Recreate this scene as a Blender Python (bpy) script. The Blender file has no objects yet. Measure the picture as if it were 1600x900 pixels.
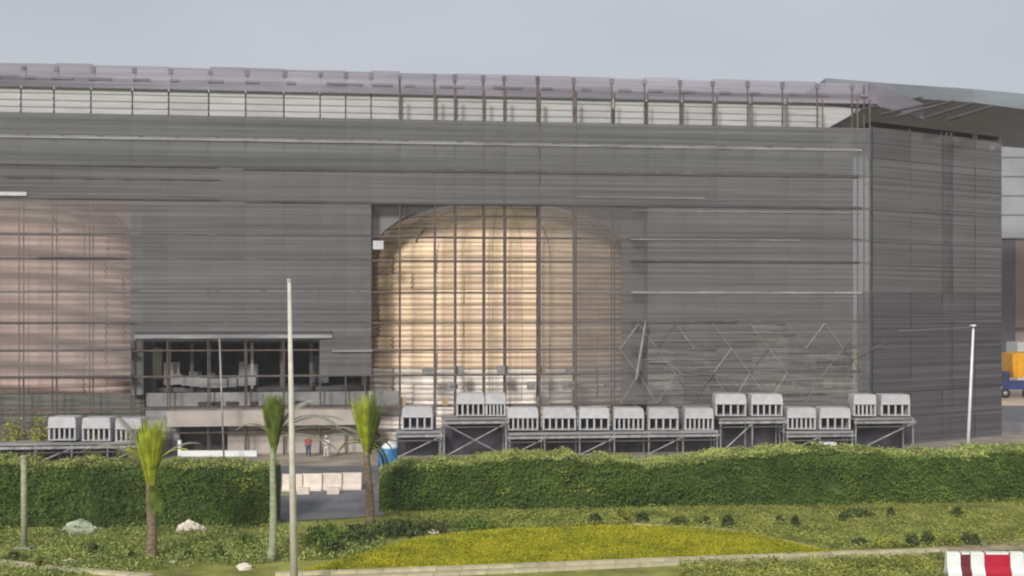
import bpy, math, random
import numpy as np
from mathutils import Vector
random.seed(7)
RS = np.random.RandomState(11)
scene = bpy.context.scene
C = scene.collection
rad = math.radians

# ------------------------------------------------------------------ camera
F = 1833.0           # focal length in photo pixels (1600 wide)
EYE = 12.0
cam = bpy.data.cameras.new('camera')
camo = bpy.data.objects.new('camera', cam); C.objects.link(camo)
camo.location = (0, 0, EYE); camo.rotation_euler = (rad(90), 0, 0)
cam.sensor_width = 36; cam.lens = 36*F/1600
cam.shift_y = 30/1600
cam.clip_end = 6000
cam.dof.use_dof = True            # the photograph is softly out of focus
cam.dof.focus_distance = 20.0
cam.dof.aperture_fstop = 1.15
scene.camera = camo

# ------------------------------------------------------------------ world, sun
SUN_EL, SUN_AZ = rad(28), rad(198)     # azimuth clockwise from +Y: from behind the camera, on the left
w = bpy.data.worlds.new('World'); scene.world = w; w.use_nodes = True
nt = w.node_tree; nt.nodes.clear()
out = nt.nodes.new('ShaderNodeOutputWorld'); bg = nt.nodes.new('ShaderNodeBackground')
sky = nt.nodes.new('ShaderNodeTexSky'); sky.sky_type = 'NISHITA'; sky.sun_disc = False
sky.sun_elevation = SUN_EL; sky.sun_rotation = SUN_AZ
sky.dust_density = 4; sky.air_density = 1.0; sky.ozone_density = 2
mx = nt.nodes.new('ShaderNodeMix'); mx.data_type = 'RGBA'; mx.inputs[0].default_value = 0.86
tc = nt.nodes.new('ShaderNodeTexCoord'); mp = nt.nodes.new('ShaderNodeMapping'); mp.inputs['Scale'].default_value = (1, 1, 3)
nz = nt.nodes.new('ShaderNodeTexNoise'); nz.inputs['Scale'].default_value = 2.2; nz.inputs['Detail'].default_value = 3
rp = nt.nodes.new('ShaderNodeValToRGB')
rp.color_ramp.elements[0].position = .35; rp.color_ramp.elements[0].color = (5.3, 5.65, 6.05, 1)
rp.color_ramp.elements[1].position = .68; rp.color_ramp.elements[1].color = (6.2, 6.3, 6.7, 1)
nt.links.new(tc.outputs['Generated'], mp.inputs[0]); nt.links.new(mp.outputs[0], nz.inputs[0])
nt.links.new(nz.outputs[0], rp.inputs[0])
nt.links.new(sky.outputs[0], mx.inputs[6]); nt.links.new(rp.outputs[0], mx.inputs[7])
nt.links.new(mx.outputs[2], bg.inputs[0]); bg.inputs[1].default_value = 0.1
nt.links.new(bg.outputs[0], out.inputs[0])
sl = bpy.data.lights.new('sun', 'SUN'); sl.energy = 3.1; sl.angle = rad(10); sl.color = (1, .97, .93)
so = bpy.data.objects.new('sun', sl); C.objects.link(so)
sd = Vector((math.sin(SUN_AZ)*math.cos(SUN_EL), math.cos(SUN_AZ)*math.cos(SUN_EL), math.sin(SUN_EL)))
so.rotation_euler = sd.to_track_quat('Z', 'Y').to_euler(); so.location = sd*80
scene.view_settings.view_transform = 'Standard'; scene.view_settings.look = 'None'
scene.view_settings.exposure = 0; scene.view_settings.gamma = 1
scene.cycles.transparent_max_bounces = 24

# ------------------------------------------------------------------ survey helpers
def P(px, py, d): return Vector(((px-800)/F*d, d, EYE-(py-480)/F*d))
def G(px, py, z=0.0):
    d = (EYE-z)*F/(py-480); return Vector(((px-800)/F*d, d, z))
FA = Vector((-800/F*93.6, 93.6)); FB = Vector((555/F*102.1, 102.1))
FD = (FB-FA).normalized(); FN = Vector((-FD.y, FD.x))      # along the front, and into the building
FANG = math.atan2(FD.y, FD.x)
def U(px, off=0.0):                                          # length along the front seen at column px
    o = FA+FN*off; k = (px-800)/F                            # o.x+u*FD.x = k*(o.y+u*FD.y)
    return (k*o.y-o.x)/(FD.x-k*FD.y)
def W(u, off, z): p = FA+FD*u+FN*off; return Vector((p.x, p.y, z))
def ZF(px, py, off=0.0):
    d = W(U(px, off), off, 0).y; return EYE-(py-480)/F*d

# ------------------------------------------------------------------ materials
def mat(name, base, rough=.7, var=.12, scale=1.0, stretch=(1, 1, 1), metal=0, bump=.15, second=None, opacity=None, rnd=.1, spec=.3):
    m = bpy.data.materials.new(name); m.use_nodes = True
    t = m.node_tree; b = t.nodes['Principled BSDF']
    b.inputs['Roughness'].default_value = rough; b.inputs['Metallic'].default_value = metal
    b.inputs['Specular IOR Level'].default_value = spec
    ge = t.nodes.new('ShaderNodeNewGeometry'); ma = t.nodes.new('ShaderNodeMapping'); ma.inputs['Scale'].default_value = stretch
    no = t.nodes.new('ShaderNodeTexNoise'); no.inputs['Scale'].default_value = scale; no.inputs['Detail'].default_value = 6
    no.inputs['Roughness'].default_value = .65
    t.links.new(ge.outputs['Position'], ma.inputs[0]); t.links.new(ma.outputs[0], no.inputs[0])
    cr = t.nodes.new('ShaderNodeValToRGB'); e = cr.color_ramp.elements
    a = [max(0, c*(1-var*2)) for c in base]; z = second or [min(1, c*(1+var*2)) for c in base]
    e[0].position = .32; e[0].color = (*a, 1); e[1].position = .68; e[1].color = (*z, 1)
    t.links.new(no.outputs[0], cr.inputs[0])
    oi = t.nodes.new('ShaderNodeObjectInfo'); mr = t.nodes.new('ShaderNodeMapRange')
    mr.inputs[3].default_value = 1-rnd; mr.inputs[4].default_value = 1+rnd
    t.links.new(oi.outputs['Random'], mr.inputs[0])
    vm = t.nodes.new('ShaderNodeVectorMath'); vm.operation = 'SCALE'
    t.links.new(cr.outputs[0], vm.inputs[0]); t.links.new(mr.outputs[0], vm.inputs['Scale'])
    t.links.new(vm.outputs[0], b.inputs['Base Color'])
    if bump:
        n2 = t.nodes.new('ShaderNodeTexNoise'); n2.inputs['Scale'].default_value = scale*6; n2.inputs['Detail'].default_value = 4
        t.links.new(ma.outputs[0], n2.inputs[0])
        bu = t.nodes.new('ShaderNodeBump'); bu.inputs['Strength'].default_value = bump; bu.inputs['Distance'].default_value = .05
        t.links.new(n2.outputs[0], bu.inputs['Height']); t.links.new(bu.outputs[0], b.inputs['Normal'])
    if opacity is not None:      # woven netting: part of the light passes through the weave
        tr = t.nodes.new('ShaderNodeBsdfTransparent'); ms = t.nodes.new('ShaderNodeMixShader')
        m2 = t.nodes.new('ShaderNodeMapRange'); m2.inputs[1].default_value = .3; m2.inputs[2].default_value = .7
        m2.inputs[3].default_value = opacity-.10; m2.inputs[4].default_value = min(1, opacity+.10)
        t.links.new(no.outputs[0], m2.inputs[0]); t.links.new(m2.outputs[0], ms.inputs[0])
        t.links.new(tr.outputs[0], ms.inputs[1]); t.links.new(b.outputs[0], ms.inputs[2])
        t.links.new(ms.outputs[0], t.nodes['Material Output'].inputs[0])
    return m
ST = (.03, .03, 4.5)
M = dict(
 net=mat('grey_netting', (.158,.155,.155), .95, .14, 1, ST, opacity=.78, rnd=.03, spec=.05, bump=0),
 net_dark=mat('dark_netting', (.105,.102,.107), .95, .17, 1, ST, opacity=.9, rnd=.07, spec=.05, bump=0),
 net_top=mat('upper_netting', (.142,.144,.144), .95, .14, 1, ST, opacity=.86, rnd=.03, spec=.05, bump=0),
 net_mid=mat('loose_netting', (.165,.15,.146), .95, .12, 1, ST, opacity=.55, rnd=.08, spec=.05, bump=0),
 net_thin=mat('thin_netting', (.20,.19,.18), .95, .12, 1, ST, opacity=.34, rnd=.08, spec=.05, bump=0),
 net_rose=mat('rosy_netting', (.30,.25,.24), .95, .08, 1, ST, opacity=.46, rnd=.03, spec=.05, bump=0),
 net_pale=mat('pale_netting', (.44,.37,.35), .95, .08, 1, ST, opacity=.62, rnd=.04, spec=.05, bump=0),
 net_low=mat('lower_netting', (.20,.20,.185), .95, .22, 1.6, (.12,.12,2.5), opacity=.62, rnd=.12, spec=.05, bump=0),
 net_roof=mat('roof_edge_netting', (.27,.25,.29), .95, .2, 1, (.03,.03,1.5), opacity=.82, rnd=.1, spec=.05, bump=0),
 tube=mat('scaffold_tube', (.135,.105,.09), .5, .2, 2, metal=.2),
 tube_l=mat('galvanised_tube', (.34,.33,.33), .45, .2, 2, metal=.3),
 plank=mat('scaffold_plank', (.26,.255,.25), .8, .2, 1, (.2,.2,2)),
 plank_d=mat('dark_plank', (.07,.066,.07), .8, .2, 1, (.2,.2,2)),
 conc=mat('concrete', (.24,.235,.23), .85, .15, .5),
 arch=mat('arched_wall_render', (.20,.196,.194), .9, .12, 1, ST),
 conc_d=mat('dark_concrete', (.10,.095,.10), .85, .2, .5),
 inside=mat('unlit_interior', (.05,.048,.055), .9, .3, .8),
 white=mat('white_sheet', (.41,.41,.41), .6, .06, 1.2, (.3,.3,3), rnd=.06),
 purple=mat('roof_fascia', (.17,.155,.185), .7, .15, .6, (.2,.2,1)),
 cabin=mat('white_cabin_paint', (.47,.47,.48), .5, .06, 2, rnd=.08),
 slot=mat('dark_slot', (.04,.04,.045), .8, .2, 2),
 tan=mat('dome_cladding', (.93,.67,.46), .6, .10, .8, (.3,.3,3), rnd=.09),
 tan_b=mat('dome_cladding_pinkish', (.87,.63,.46), .6, .10, .8, (.3,.3,3), rnd=.1),
 tan_w=mat('dome_cladding_pale', (.84,.74,.66), .6, .12, 1.2, (.5,.5,3), rnd=.12),
 tan_d=mat('dome_joint', (.40,.26,.15), .8, .1, 1),
 pink=mat('rosy_drum_cladding', (.88,.64,.57), .7, .10, .6, (.3,.3,2), rnd=.07),
 beige=mat('beige_render', (.40,.35,.31), .8, .1, .6),
 cream=mat('cream_concrete', (.72,.62,.53), .7, .07, 2),
 blue=mat('blue_plastic', (.03,.17,.36), .4, .1, 2),
 wplastic=mat('white_plastic', (.78,.80,.78), .45, .05, 2),
 red=mat('red_plastic', (.45,.012,.04), .4, .08, 3),
 maroon=mat('dull_red_plastic', (.16,.02,.03), .5, .1, 3),
 yellow=mat('yellow_paint', (.68,.33,.008), .45, .12, 1.5),
 navy=mat('navy_paint', (.03,.04,.14), .4, .2, 1.5),
 rubber=mat('rubber', (.02,.02,.02), .8, .2, 2),
 glass=mat('dark_glass', (.03,.04,.05), .1, .1, 1, bump=0, spec=.6),
 pole=mat('pole_paint', (.52,.49,.43), .5, .08, 2),
 far=mat('far_building_wall', (.30,.31,.325), .8, .08, .1),
 far_d=mat('far_building_base', (.12,.115,.125), .8, .1, .1),
 far_roof=mat('far_roof_sheet', (.20,.22,.245), .7, .12, .3, (.2,.2,1)),
 far_p=mat('far_rosy_wall', (.26,.19,.18), .8, .1, .1),
 asphalt=mat('asphalt', (.15,.15,.16), .85, .15, .6),
 dust=mat('dusty_ground', (.30,.26,.21), .9, .2, .4, bump=.3),
 sand=mat('sandy_ground', (.52,.40,.30), .9, .15, .2, bump=.3),
 ground=mat('weedy_ground', (.23,.265,.04), .95, .3, .35, (1,1,1), bump=.6, second=(.36,.36,.08)),
 verge=mat('pale_verge', (.20,.22,.09), .95, .2, .5, bump=.4, second=(.30,.30,.15)),
 lawn=mat('olive_lawn', (.35,.385,.008), .95, .12, .3, bump=.5, second=(.43,.36,.012)),
 lawn_blade=mat('lawn_blade', (.33,.38,.01), .9, .2, .5, bump=0, second=(.46,.41,.02)),
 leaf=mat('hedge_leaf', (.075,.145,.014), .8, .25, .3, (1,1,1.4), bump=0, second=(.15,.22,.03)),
 leaf_d=mat('dark_shrub_leaf', (.06,.085,.02), .8, .3, 1, bump=0),  # dark green leaf colour of the small shrubs
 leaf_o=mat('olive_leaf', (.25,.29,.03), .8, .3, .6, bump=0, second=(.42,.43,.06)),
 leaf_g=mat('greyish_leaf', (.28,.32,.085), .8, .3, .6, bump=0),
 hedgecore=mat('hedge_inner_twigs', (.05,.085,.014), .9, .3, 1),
 lime=mat('young_palm_frond', (.33,.38,.02), .7, .25, 2, bump=0, rnd=.2),
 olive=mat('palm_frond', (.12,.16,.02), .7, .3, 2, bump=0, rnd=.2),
 dryf=mat('greyish_frond', (.24,.24,.18), .8, .15, 2, bump=0),
 bark=mat('palm_bark', (.22,.16,.10), .9, .25, 3, (1,1,3), bump=.6),
 bark_p=mat('pale_bark', (.32,.34,.22), .9, .15, 3, (1,1,3), bump=.4),
 kerb=mat('pale_kerb_stone', (.48,.43,.28), .8, .1, 2),
 path=mat('brown_path', (.36,.29,.18), .9, .2, 1),
 rubble=mat('pale_rubble', (.42,.46,.32), .9, .2, 3, bump=.5),
 cloth=mat('pale_garment', (.6,.58,.55), .8, .1, 3),
 cloth_r=mat('red_garment', (.35,.07,.06), .8, .1, 3),
 skin=mat('skin', (.25,.14,.09), .6, .05, 3),
)

# ------------------------------------------------------------------ mesh builder
class MB:
    def __init__(s): s.v = []; s.f = []
    def add(s, v, f):
        n = len(s.v); s.v += [tuple(p) for p in v]; s.f += [tuple(n+i for i in q) for q in f]; return s
    def box(s, c, dims, ang=0, bev=0.0):
        hx, hy, hz = [q/2 for q in dims]; ca, sa = math.cos(ang), math.sin(ang)
        b = min(bev, hx*.9, hy*.9)
        if b > 0: ring = [(-hx+b,-hy),(hx-b,-hy),(hx,-hy+b),(hx,hy-b),(hx-b,hy),(-hx+b,hy),(-hx,hy-b),(-hx,-hy+b)]
        else: ring = [(-hx,-hy),(hx,-hy),(hx,hy),(-hx,hy)]
        n = len(ring)
        V = [(c[0]+x*ca-y*sa, c[1]+x*sa+y*ca, c[2]+z) for z in (-hz, hz) for x, y in ring]
        Q = [tuple(range(n-1, -1, -1)), tuple(range(n, 2*n))]+[(i, (i+1)%n, n+(i+1)%n, n+i) for i in range(n)]
        return s.add(V, Q)
    def tube(s, pts, r, n=6, r2=None):
        pts = [Vector(p) for p in pts]; V = []; k = len(pts)
        for i, p in enumerate(pts):
            d = (pts[min(i+1, k-1)]-pts[max(i-1, 0)]).normalized()
            a = d.cross(Vector((0, 0, 1)) if abs(d.z) < .9 else Vector((1, 0, 0))).normalized(); b = d.cross(a)
            rr = r if r2 is None else r+(r2-r)*i/(k-1)
            if isinstance(r, (list, tuple)): rr = r[i]
            for j in range(n):
                t = 2*math.pi*j/n; V.append(p+a*math.cos(t)*rr+b*math.sin(t)*rr)
        Q = [(i*n+j, i*n+(j+1)%n, (i+1)*n+(j+1)%n, (i+1)*n+j) for i in range(k-1) for j in range(n)]
        Q += [tuple(range(n-1, -1, -1)), tuple(range((k-1)*n, k*n))]
        return s.add(V, Q)
    def quad(s, a, b, c, d): return s.add([a, b, c, d], [(0, 1, 2, 3)])
    def poly(s, pts): return s.add(pts, [tuple(range(len(pts)))])
    def mesh(s, name, m, origin=(0, 0, 0), smooth=False):
        o = Vector(origin); me = bpy.data.meshes.new(name)
        me.from_pydata([(x-o.x, y-o.y, z-o.z) for x, y, z in s.v], [], s.f); me.materials.append(m)
        if smooth: me.polygons.foreach_set('use_smooth', [True]*len(me.polygons))
        return me
def root_of(o):
    while o.parent: o = o.parent
    return o
def link(name, me, parent=None, loc=None, label=None, cat=None, group=None, kind=None):
    o = bpy.data.objects.new(name, me); C.objects.link(o)
    if parent: o.parent = parent
    if loc is not None: o.location = loc
    if label: o['label'] = label
    if cat: o['category'] = cat
    if group: o['group'] = group
    if kind: o['kind'] = kind
    return o
def part(name, mb, m, parent, smooth=False, kind=None, label=None):       # world-space verts under an unrotated root
    return link(name, mb.mesh(name, M[m], root_of(parent).location, smooth), parent, kind=kind, label=label)
def thing(name, loc, label, cat, group=None):
    return link(name, None, None, loc, label, cat, group)
def single(name, mb, m, label, cat, loc=(0, 0, 0), group=None, smooth=False):
    return link(name, mb.mesh(name, M[m], loc, smooth), None, loc, label, cat, group)
def struct(name, mb, m, smooth=False):
    return link(name, mb.mesh(name, M[m], (0, 0, 0), smooth), kind='structure')
def copy_tree(o, parent=None):
    c = o.copy(); C.objects.link(c); c.parent = parent
    for ch in o.children: copy_tree(ch, c)
    return c
def leaves(name, pts, nrm, size, m, origin, parent=None, up=.3, **kw):
    """pts Nx3 numpy -> one mesh of small folded leaf faces"""
    n = len(pts); o = np.array(origin)
    d = RS.normal(size=(n, 3)); d = d*.8+nrm*.6+np.array([0, 0, up]); d /= np.linalg.norm(d, axis=1)[:, None]
    t = np.cross(d, RS.normal(size=(n, 3))); t /= np.linalg.norm(t, axis=1)[:, None]; b = np.cross(d, t)
    sz = (size*RS.uniform(.6, 1.35, n))[:, None]
    V = np.stack([pts-t*sz, pts-b*sz*.45+d*sz*.15, pts+t*sz, pts+b*sz*.45+d*sz*.15], 1).reshape(-1, 3)-o
    me = bpy.data.meshes.new(name); me.vertices.add(4*n); me.vertices.foreach_set('co', V.astype(np.float32).ravel())
    me.loops.add(4*n); me.loops.foreach_set('vertex_index', np.arange(4*n, dtype=np.int32))
    me.polygons.add(n); me.polygons.foreach_set('loop_start', np.arange(0, 4*n, 4, dtype=np.int32))
    me.polygons.foreach_set('loop_total', np.full(n, 4, dtype=np.int32)); me.update(); me.materials.append(M[m])
    return link(name, me, parent, **kw)

# ------------------------------------------------------------------ ground, roads
g = MB(); N = 26
xs = list(np.linspace(-60, 60, 61)); ys = list(np.linspace(40, 80, 31))
g.quad((-1500,-300,-.03), (1500,-300,-.03), (1500,2500,-.03), (-1500,2500,-.03)); struct('ground', g, 'ground')
g = MB()
pl = [G(-200, 712), G(1900, 694)]
g.quad((-75, 77.5, .0), (90, 82, .0), (90, 130, .0), (-75, 118, .0)); struct('yard', g, 'dust')
g = MB(); g.quad((-75, 78, .006), (90, 83, .006), (90, 92, .006), (-75, 86.5, .006)); struct('road', g, 'asphalt')
g = MB(); g.poly([G(440, 815, .004), G(600, 806, .004), G(585, 740, .012), G(425, 740, .012)]); struct('side_road', g, 'asphalt')
g = MB(); g.quad((40, 112, .01), (400, 112, .01), (400, 142, .01), (40, 142, .01)); struct('yard_road', g, 'asphalt')
g = MB(); g.quad((46, 142.5, .012), (400, 142.5, .012), (400, 260, .012), (46, 260, .012)); struct('sandy_yard', g, 'sand')
# strip of pale grass behind the hedges
g = MB(); g.quad(P(590,700,77)*1, P(1750,690,82), (90,84.5,0), (-7,79.5,0))
g = MB()
for a, b in ((-75, -14.2), (-8.2, 90)):
    g.quad((a, 69+.09*(a+75), .02), (b, 69+.09*(b+75), .02), (b, 72.5+.09*(b+75), .02), (a, 72.5+.09*(a+75), .02))
struct('grass_verge', g, 'verge')

# lawn (a gently domed oval)
def pl_smooth(pts, n=8):
    o = []
    for i in range(len(pts)-1):
        a = pts[max(i-1, 0)]; b = pts[i]; c = pts[i+1]; d = pts[min(i+2, len(pts)-1)]
        for k in range(n):
            t = k/n
            o.append(.5*((2*b)+(c-a)*t+(2*a-5*b+4*c-d)*t*t+(3*b-a-3*c+d)*t**3))
    o.append(pts[-1]); return o
edge = [G(x, y) for x, y in ((455,899),(560,868),(660,842),(800,828),(1000,823),(1150,832),(1230,848),(1310,866))]
front = [G(x, y) for x, y in ((1310,868),(1100,874),(800,885),(600,893),(455,899))]
E = pl_smooth(edge); Fr = pl_smooth(front)
n = len(E); Fq = [Fr[-1]+(Fr[0]-Fr[-1])*0 for _ in E]
g = MB(); Vv = []; R = 6
for i, e in enumerate(E):
    # front partner with the same x
    fx = min(Fr, key=lambda q: abs(q.x-e.x)); f = Vector((e.x, fx.y, 0))
    for k in range(R+1):
        t = k/R; p = e.lerp(f, t); p.z = .03+.22*math.sin(math.pi*t)*min(1, abs(e.y-f.y)/6); Vv.append(p)
g.add(Vv, [(i*(R+1)+k, i*(R+1)+k+1, (i+1)*(R+1)+k+1, (i+1)*(R+1)+k) for i in range(n-1) for k in range(R)])
struct('lawn', g, 'lawn', True)

def ribbon(pts, wdt, z0, z1, mb=None):
    mb = mb or MB()
    for a, b in zip(pts, pts[1:]):
        d = (b-a); d.z = 0; L = d.length; ang = math.atan2(d.y, d.x); c = (a+b)/2
        mb.box((c.x, c.y, (z0+z1)/2), (L*.985, wdt, z1-z0), ang)
    return mb
def resample(pts, step):
    o = [pts[0]]; acc = 0
    for a, b in zip(pts, pts[1:]):
        L = (b-a).length; t = step-acc
        while t <= L: o.append(a.lerp(b, t/L)); t += step
        acc = L-(t-step)
    return o
def kerb_run(name, pts, label, step=1.0, wdt=.3, h=.13):
    k = thing(name, pts[0].copy(), label, 'kerb')
    pts = resample(pts, step)
    for a, b in zip(pts, pts[1:]): part('kerb_stone', ribbon([a, b], wdt, -.02, h), 'kerb', k)
kerb_run('kerb', pl_smooth([G(x, y) for x, y in ((990,822),(1080,827),(1150,832),(1215,846),(1290,863))]), 'pale kerb curving round the top right edge of the olive lawn')
kerb_run('kerb', pl_smooth([G(x, y) for x, y in ((430,899.5),(600,893.5),(800,886),(1100,874),(1300,867),(1480,860.5))]), 'long pale kerb running along the near side of the olive lawn', 1.2, .4)
kerb_run('kerb', pl_smooth([G(x, y) for x, y in ((420,908),(600,902),(800,894),(1100,880),(1300,872.5),(1480,867))]), 'nearest pale kerb beyond which the brown path lies', 1.2, .35)
kerb_run('kerb', pl_smooth([G(x, y) for x, y in ((-90,872),(0,880),(80,889),(170,897),(260,905))]), 'short pale kerb at the bottom left corner', 1.0, .45)
g = MB(); A = [G(x, y, .005) for x, y in ((420,907),(800,893),(1300,871),(1480,864),(1700,852))]; B = [G(x, y, .005) for x, y in ((420,901),(800,887.5),(1300,868),(1480,861),(1700,840))]
for i in range(4): g.quad(A[i], A[i+1], B[i+1], B[i])
struct('path', g, 'path')
g = MB(); g.quad(G(1060,990,.002), G(1750,960,.002), G(1800,860,.002), G(1100,884,.002)); struct('near_verge', g, 'ground')
g = MB(); g.quad(G(1440,862,.003), G(1800,855,.003), G(1800,838,.003), G(1500,845,.003)); struct('bare_soil', g, 'path')

# ------------------------------------------------------------------ the wrapped building
BZ = [0, 1.9, 3.85, 6.4, 8.5, 10.7, 13.2, 15.8, 17.75, 20.5, 23.2, 25.5, 27.35]
BPX = [-150,-90,-30,30,82,140,205,262,325,383,443,500,540,580,625,680,712,757,790,843,900,960,1012,1068,1120,1175,1230,1285,1340,1359]
ROOT = W(0, 0, 0)
bl = thing('wrapped_building', ROOT, 'long grey building wrapped in scaffold netting with a white band under its roof', 'building')
def fbox(mb, u0, u1, o0, o1, z0, z1):
    p = W((u0+u1)/2, (o0+o1)/2, (z0+z1)/2); return mb.box(p, (abs(u1-u0), abs(o1-o0), z1-z0), FANG)
UL, UR = U(-260), U(1352)
DEEP = 32
# walls behind the scaffold
for (a, b, z0, z1) in ((-260,1352,21.9,29.3), (226,578,9.4,21.88), (985,1352,10.6,21.88)):
    part('wall', fbox(MB(), U(a), U(b), 2.6, 3.0, z0, z1), 'conc', bl)
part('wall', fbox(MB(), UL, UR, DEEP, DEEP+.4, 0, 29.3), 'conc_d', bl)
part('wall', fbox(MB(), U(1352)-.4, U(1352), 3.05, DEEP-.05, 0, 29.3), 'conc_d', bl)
part('wall', fbox(MB(), U(572)-.4, U(572), 3.05, DEEP-.05, 0, 21.85), 'conc', bl)
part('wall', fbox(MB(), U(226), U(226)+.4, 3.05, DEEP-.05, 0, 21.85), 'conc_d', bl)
part('wall', fbox(MB(), U(1000), U(1000)+.3, 3.05, DEEP-.05, 10.6, 21.85), 'conc', bl)
# roof with a well left open above the dome
part('roof', fbox(fbox(MB(), UL, U(560), 2.2, DEEP+.5, 29.7, 29.9), U(1010), UR, 2.2, DEEP+.5, 29.7, 29.9), 'conc_d', bl)
# floor slabs and columns on both sides
for z in (3.6, 6.3, 10.3, 14, 18):
    part('floor_slab', fbox(MB(), U(990), UR-.5, 3.2, DEEP-.3, z-.35, z), 'conc', bl)
for z in (5.3, 9.35):
    part('floor_slab', fbox(MB(), U(232), U(572), 2.4, DEEP-.3, z-.35, z), 'conc_d', bl)
for px in (1005, 1065, 1125, 1185, 1245, 1300, 1345):
    part('column', fbox(MB(), U(px)-.25, U(px)+.25, 4, 4.5, 0, 10.5), 'conc', bl)
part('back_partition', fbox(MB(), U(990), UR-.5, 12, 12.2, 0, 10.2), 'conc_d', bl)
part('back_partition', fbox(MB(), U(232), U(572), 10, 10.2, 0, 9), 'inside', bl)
# wall pierced by the two arched openings
def spandrel(x0, x1, cx, hw, ye, yt, side_x, zlow):
    mb = MB(); k = 22
    for q in range(k):
        a, b = x0+(x1-x0)*q/k, x0+(x1-x0)*(q+1)/k
        def zb(px):
            if (px-side_x)*(1 if side_x > cx else -1) >= 0: return zlow
            f = min(1, abs(px-cx)/hw); return ZF(px, ye-(ye-yt)*math.sqrt(1-f*f), .2)
        ua, ub, za, zc = U(a, .2), U(b, .2), zb(a), zb(b)
        if (a-side_x)*(b-side_x) < 0: za = zc = min(za, zc)
        V = [W(u, o, z) for o in (.2, .4) for u, z in ((ua, za), (ub, zc), (ub, 21.6), (ua, 21.6))]
        mb.add(V, [(0,1,2,3), (7,6,5,4), (0,4,5,1)])
    part('arched_wall', mb, 'arch', bl)
spandrel(570, 780, 779, 197, 396, 312, 570, 3.9)
spandrel(780, 1014, 779, 197, 396, 312, 977, 3.9)
spandrel(2, 224, 2, 203, 366, 303, 206, 4.9)
spandrel(-260, 2, 2, 203, 366, 303, -201, 4.9)
# entrance hall details
part('entrance_beam', fbox(MB(), U(216), U(520), -1.55, -1.35, ZF(300,528), ZF(300,522)), 'plank', bl)
part('entrance_beam', fbox(MB(), U(216), U(520), -1.5, -1.34, ZF(300,521.5), ZF(300,517.5)), 'plank_d', bl)
part('entrance_beam', fbox(MB(), U(520), U(582), -1.5, -1.34, ZF(500,549), ZF(500,546)), 'plank', bl)
for px in (236, 262, 300, 345, 394, 440, 486):
    part('column', fbox(MB(), U(px,2)-.12, U(px,2)+.12, 1.9, 2.15, 5.2, 9), 'conc_d' if px != 394 else 'conc', bl)
c = MB()
for k in range(9):
    t0, t1 = k/9, (k+1)/9; u0 = U(262)+(U(396)-U(262))*t0; u1 = U(262)+(U(396)-U(262))*t1
    fbox(c, u0, u1, 1.2+.9*abs(t0-.5)*2, 1.7+.9*abs(t0-.5)*2, 5.35+.25*(2*t0-1)**2, 6.1+.35*(2*t0-1)**2)
part('curved_balustrade', c, 'conc', bl)
for px, wd, z0, z1, m_ in ((268,1.3,5.5,7.4,'beige'), (246,.7,6,8.6,'beige'), (305,1.0,5.4,6.6,'conc'), (330,.6,5.4,6.5,'conc_d'), (395,.9,5.4,7.2,'conc'), (380,.7,5.4,7.4,'conc'), (500,1.4,5.6,7.9,'conc_d')):
    part('stacked_panel', fbox(MB(), U(px,3)-wd/2, U(px,3)+wd/2, 3, 3.3, z0, z1), m_, bl)
# base storey under the entrance
part('base_wall', fbox(MB(), U(226), U(625), .6, .9, 3.9, 5.0), 'conc', bl)
part('canopy', fbox(MB(), U(266), U(572), -1.6, .55, 2.45, 3.7), 'beige', bl)
for a, b in ((308,345), (352,372), (390,402), (460,482)):
    part('vent_opening', fbox(MB(), U(a), U(b), .5, .62, 3.98, 4.25), 'inside', bl)
part('base_wall', fbox(MB(), U(355), U(572), .3, .6, 0, 2.44), 'beige', bl)
part('base_wall', fbox(MB(), U(226), U(280), .3, .6, 0, 3.85), 'conc', bl)
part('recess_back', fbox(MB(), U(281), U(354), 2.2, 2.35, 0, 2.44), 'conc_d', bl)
part('base_wall', fbox(MB(), UL, U(222), .9, 1.2, 0, 5.0), 'net_low', bl)
# white sheets and roof edge, bay by bay
allpx = [p for p in BPX]+[1300+0]
for i in range(len(BPX)-1):
    u0, u1 = U(BPX[i]), U(BPX[i+1]); p = MB()
    z0, z1 = 27.42, 29.74
    if BPX[i+1] > 1300: continue
    fbox(p, u0+.05, u1-.05, .5, .56, z0, z1)
    for k in range(4): fbox(p, u0+.07, u1-.07, .42, .5, z0+.16+k*.56, z0+.42+k*.56)
    part('white_sheet', p, 'white', bl)
    part('fascia_panel', fbox(MB(), u0+.03, u1-.03, .1, .3, 29.72, 30.5+random.uniform(-.1,.14)), 'purple', bl)
# slanting cut end of the white band
p = MB(); a, b = U(1285), U(1350)
p.add([W(a,.5,27.45), W(a+.4,.5,27.45), W(b,.5,29.3), W(a,.5,29.6), W(a,.6,27.45), W(a+.4,.6,27.45), W(b,.6,29.3), W(a,.6,29.35)],
      [(0,1,2,3), (7,6,5,4), (0,4,5,1), (1,5,6,2), (2,6,7,3), (3,7,4,0)])
part('white_sheet', p, 'white', bl)
part('fascia_panel', fbox(MB(), U(1285), U(1372), .1, .3, 29.72, 30.5), 'purple', bl)
ee = MB(); ea = [W(U(1359), .1, 29.6), W(U(1385), .6, 29.5), W(U(1420), 1.6, 29.3), W(U(1470), 3.2, 29.0)]; eh = [31.5, 31.35, 30.9, 30.4]
for dy in (0, .25):
    n0 = len(ee.v); ee.v += [tuple(p+Vector((0, dy, 0))) for p in ea]+[(p.x, p.y+dy, h) for p, h in zip(ea, eh)]
    ee.f += [(n0+i, n0+i+1, n0+5+i, n0+4+i) for i in range(3)]
ee.f += [(4+i, 5+i, 13+i, 12+i) for i in range(3)]
part('sloping_end_panel', ee, 'purple', bl)
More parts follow.
